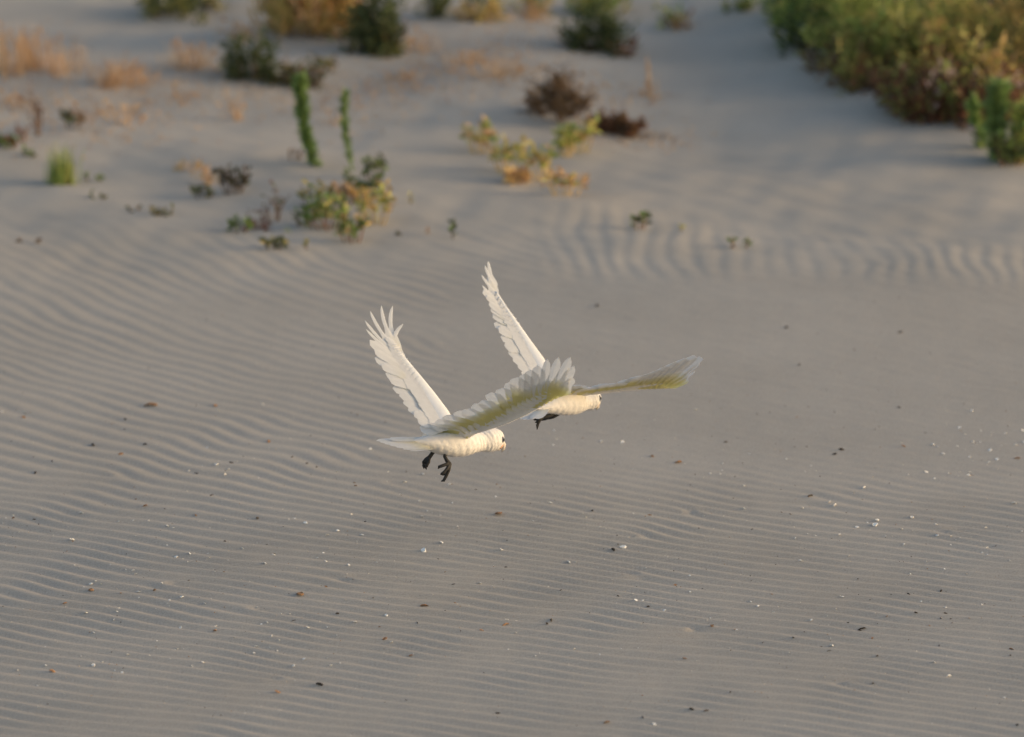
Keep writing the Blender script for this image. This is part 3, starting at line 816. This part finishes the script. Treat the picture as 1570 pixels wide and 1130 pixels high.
# near wing, underside towards us
wing(b1, O1, (725, 662, -.03, -.0006, .0023),
     [(716, 668), (742, 661), (775, 650), (806, 636), (832, 622), (852, 608)],
     [(646, 669), (652, 658), (680, 641), (712, 626), (745, 608), (775, 592), (798, 577)],
     [(806, 570), (815, 564), (826, 557), (840, 547), (857, 544), (875, 543), (881, 556), (880, 574)], False, nsec=12, secw=.046, primw=.036, curl=-.012, prim_s=(.60, 1.0), fingerN=5, narrow=.38)

# --- bird further away, the upper one
O2 = P(870, 616, .40)
b2 = empty('cockatoo', O2)
tag(b2, 'white cockatoo partly hidden behind the other bird\'s raised wing', 'bird', 'cockatoos in flight')
Z2 = .40
body(b2, O2, [(820, 626, Z2 - .085, 3, 2), (832, 624, Z2 - .062, 13, 9), (846, 620, Z2 - .035, 19, 15), (862, 617, Z2 - .005, 22, 19.5), (878, 616, Z2 + .030, 22, 20),
              (889, 615, Z2 + .052, 17.5, 17), (896, 613.5, Z2 + .066, 16, 15.5), (903, 611.5, Z2 + .081, 18.5, 18), (909, 611, Z2 + .094, 15, 15), (913, 612, Z2 + .103, 10, 10), (914, 613, Z2 + .107, 4, 4)])
face(b2, O2, P(901, 611.5, Z2 + .078), 18.0 * FOCUS / F, R(50))
tail(b2, O2, [(846 - i, 621 + 1.2 * (i % 4), Z2 - .035) for i in range(7)],
     [(795, 637, Z2 - .13), (798, 640, Z2 - .14), (803, 641, Z2 - .15), (809, 641, Z2 - .15), (816, 640, Z2 - .16), (824, 640, Z2 - .16), (803, 634, Z2 - .12)], Vector((-.1, -.3, 1)).normalized())
foot(b2, O2, [(850, 632, Z2 - .03), (843, 637, Z2 - .035), (834, 639, Z2 - .04), (829, 638, Z2 - .042)],
     [[(831, 638, Z2 - .042), (826, 640, Z2 - .045), (821, 643, Z2 - .045), (818, 644, Z2 - .045)], [(831, 638, Z2 - .04), (827, 645, Z2 - .04), (824, 652, Z2 - .04), (823.5, 659, Z2 - .04)],
      [(832, 639, Z2 - .045), (828, 643, Z2 - .05), (824, 647, Z2 - .052), (820, 648, Z2 - .05)], [(830, 637, Z2 - .04), (828, 635, Z2 - .045), (826, 636, Z2 - .05)]])
foot(b2, O2, [(856, 634, Z2 + .0), (848, 639, Z2 + .0), (841, 640, Z2 + .0)],
     [[(842, 640, Z2), (836, 642, Z2), (831, 643, Z2 + .004), (829, 645, Z2 + .004)], [(842, 640, Z2), (837, 639, Z2 + .01), (832, 640, Z2 + .01), (830, 642, Z2 + .01)]])
wing(b2, O2, (835, 553, Z2 + .03, .00104, -.0023),
     [(850, 586), (836, 554), (814, 524), (794, 496), (776, 471), (761, 447)],
     [(808, 590), (802, 576), (792, 558), (779, 538), (767, 511), (758, 490), (752, 469)],
     [(750, 464), (746, 454), (741, 446), (738, 440), (737, 424), (742, 410), (747, 404)], True, nsec=11, secw=.040, primw=.027, curl=.008, prim_s=(.64, 1.0), fingerN=4)
wing(b2, O2, (872, 602, Z2 - .03, .0011, .0062),
     [(868, 607), (893, 606), (930, 602), (965, 599), (998, 597), (1028, 595)],
     [(862, 590), (880, 590), (905, 593), (930, 588), (953, 584), (974, 578), (990, 573)],
     [(998, 570), (1008, 566), (1020, 560), (1034, 553), (1048, 547), (1062, 542), (1071, 544), (1072, 554), (1064, 566)], False, nsec=11, secw=.044, primw=.040, curl=-.006, prim_s=(.60, 1.0), fingerN=2)

# ------------------------------------------------------------------ shells, weed and leaf bits on the sand
def shard(seed, L, wd, th, curl):
    r = random.Random(seed); k = 7; vs = []; fs = []
    for j in range(2):
        for i in range(k):
            w = 2 * math.pi * i / k; q = r.uniform(.65, 1.15)
            x = math.cos(w) * L * .5 * q; y = math.sin(w) * wd * .5 * q
            vs.append((x, y, (th if j else 0) + curl * (1 - (2 * x / L) ** 2) * .6))
    for i in range(k):
        j = (i + 1) % k; fs.append((i, j, k + j, k + i))
    fs.append(tuple(range(k))[::-1]); fs.append(tuple(range(k, 2 * k)))
    return vs, fs
def bit_mesh(name, seed, L, wd, th, curl, mat):
    vs, fs = shard(seed, L, wd, th, curl)
    me = bpy.data.meshes.new(name); me.from_pydata(vs, [], fs); me.materials.append(mat); return me
SH = [bit_mesh('shell_fragment', i, 1, .7, .18, .3, M_SHELL) for i in range(5)]
DK = [bit_mesh('weed_scrap', i + 20, 1, .30, .20, .25, M_DARK) for i in range(5)]
OR = [bit_mesh('leaf_scrap', i + 40, 1, .55, .10, .35, M_ORANGE) for i in range(5)]
LAB = {'shell_fragment': ('tiny bleached shell fragment lying on the rippled sand', 'shell', 'shell fragments on the sand'),
       'weed_scrap': ('small black scrap of dried weed lying on the sand', 'seaweed', 'dark weed scraps on the sand'),
       'leaf_scrap': ('small orange brown dead leaf scrap on the sand', 'leaf', 'dead leaf scraps on the sand')}
BIGLAB = {'shell_fragment': ('broken white shell piece, clearly larger than the flecks around it', 'shell', 'larger shell pieces on the sand'),
          'weed_scrap': ('black strip of dried weed, longer than the other dark scraps', 'seaweed', 'longer dark weed strips on the sand'),
          'leaf_scrap': ('orange curled dead leaf, broader than the other leaf scraps', 'leaf', 'broader dead leaves on the sand')}
def scrap(meshes, name, px, py, size_px, tilt=.5, rz=None, big=False):
    g, s = ground(px, py)
    o = bpy.data.objects.new(name, random.choice(meshes)); C.objects.link(o)
    o.location = g + Vector((0, 0, -.0006)); k = size_px * s
    o.scale = (k, k * random.uniform(.7, 1.2), k * random.uniform(.6, 1.0))
    o.rotation_euler = (random.uniform(-tilt, tilt) + .15, random.uniform(-tilt, tilt), random.uniform(0, 6.28) if rz is None else rz)
    lb = LAB[name]
    if big: lb = BIGLAB[name]
    tag(o, *lb)
for px, py, sz in [(143, 683, 12), (192, 643, 7), (222, 682, 9), (80, 707, 7), (54, 725, 9), (324, 760, 8), (395, 796, 13), (355, 710, 8), (471, 711, 7), (448, 701, 6), (301, 726, 7),
                   (838, 957, 11), (846, 951, 10), (1243, 761, 14), (1280, 697, 11), (1321, 965, 14), (1405, 940, 9), (1443, 906, 9), (1393, 911, 7), (1345, 1006, 8), (1259, 992, 5), (1271, 998, 6),
                   (1549, 1005, 7), (517, 941, 8), (450, 952, 7), (764, 1094, 10), (490, 1050, 12), (695, 896, 6), (53, 797, 8), (948, 835, 7), (940, 843, 10), (994, 930, 8), (1216, 978, 9), (1315, 888, 5),
                   (948, 914, 7), (1460, 955, 5), (1458, 949, 5), (1442, 948, 5), (1338, 1048, 9), (1083, 1090, 9), (1060, 1088, 10), (1318, 967, 8), (988, 908, 5), (907, 784, 9), (775, 870, 6), (1450, 941, 7),
                   (1290, 690, 10), (1113, 678, 7), (1560, 1112, 7), (985, 1100, 8), (1120, 1062, 8), (860, 905, 5), (290, 890, 6), (345, 830, 5), (640, 955, 6), (520, 610, 5), (1378, 625, 7), (1380, 510, 10),
                   (1205, 503, 10), (915, 470, 12), (1225, 560, 9), (1440, 990, 6), (1300, 955, 5), (1170, 985, 5), (560, 800, 5), (420, 850, 6)]:
    scrap(DK, 'weed_scrap', px, py, sz, big=sz >= 10)
for px, py, sz in [(223, 776, 9), (460, 912, 16), (650, 930, 15), (765, 789, 18), (775, 959, 14), (185, 697, 10), (232, 622, 22), (330, 622, 10), (36, 640, 10), (412, 677, 10), (20, 795, 8), (300, 790, 7),
                   (1550, 996, 10), (425, 1062, 14), (330, 968, 12), (80, 1030, 14), (237, 1150 - 245, 9), (1092, 960, 10), (590, 980, 11), (630, 1005, 9), (738, 967, 9), (1040, 710, 14), (1000, 700, 10),
                   (1385, 685, 10), (1560, 703, 12), (1035, 898, 9), (996, 790, 8), (1437, 820, 7), (930, 1108, 12), (140, 905, 10), (1360, 945, 8), (545, 745, 8), (100, 925, 10), (1050, 1010, 8), (500, 900, 8)]:
    scrap(OR, 'leaf_scrap', px, py, sz, big=sz >= 12)
for px, py, sz in [(37, 633, 8), (3, 632, 6), (125, 787, 9), (335, 629, 6), (403, 620, 7), (182, 800, 6), (110, 828, 9), (760, 762, 7), (677, 832, 8), (650, 845, 14), (518, 814, 8), (790, 971, 8), (735, 895, 10), (1140, 780, 7),
                   (1230, 779, 7), (1342, 805, 12), (1345, 798, 9), (1287, 820, 7), (1437, 821, 7), (1271, 770, 9), (1555, 772, 9), (1280, 775, 8), (1455, 1037, 9), (1003, 1111, 9), (180, 938, 6), (182, 933, 5),
                   (1067, 628, 7), (1490, 630, 7), (1430, 682, 8), (1540, 1070, 6), (1140, 745, 7), (1325, 748, 8), (1228, 860, 9), (1292, 915, 6), (768, 843, 8), (1275, 990, 8), (1395, 880, 7), (417, 975, 6), (600, 985, 8), (955, 840, 14)]:
    scrap(SH, 'shell_fragment', px, py, sz * .9, big=sz >= 9)
n = 0
while n < 245:
    if n % 7 == 0: cpx, cpy = random.uniform(-20, 1590), random.triangular(620, 1090, 850)
    px = random.gauss(cpx, 60); py = random.gauss(cpy, 14)
    if not -20 < px < 1590: px = random.uniform(0, 1570)
    scrap(SH, 'shell_fragment', px, py, random.choice([3, 3.5, 4, 4.5, 5, 6, 7])); n += 1
for i in range(60): scrap(DK, 'weed_scrap', random.uniform(0, 1570), random.triangular(560, 1120, 880), random.choice([2.5, 3, 4]))
for i in range(40): scrap(OR, 'leaf_scrap', random.uniform(0, 1570), random.triangular(470, 1120, 880), random.choice([3, 4, 5, 6]))
# uncountable grit
mb = MB()
xs = RNG.uniform(-1.7, 1.7, 2600); ys = RNG.triangular(17.8, 20.2, 23, 2600); zs = height(xs, ys)
for x, y, z in zip(xs, ys, zs):
    L = random.choice([.0014, .0018, .0024, .003]); vs, fs = shard(random.randint(0, 30), L, L * .8, L * .4, L * .2)
    q = Quaternion(rvec(), random.uniform(0, .8)); p = Vector((x, y, z))
    mb.add([p + q @ Vector(v) for v in vs], fs, random.choice([(.75, .72, .68), (.7, .6, .5), (.06, .05, .04), (.4, .25, .14), (.8, .78, .74)]))
o = mb.build('shell_grit', M_TWIG); o['kind'] = 'stuff'; o['label'] = 'fine shell and weed grit strewn over the sand'; o['category'] = 'grit'
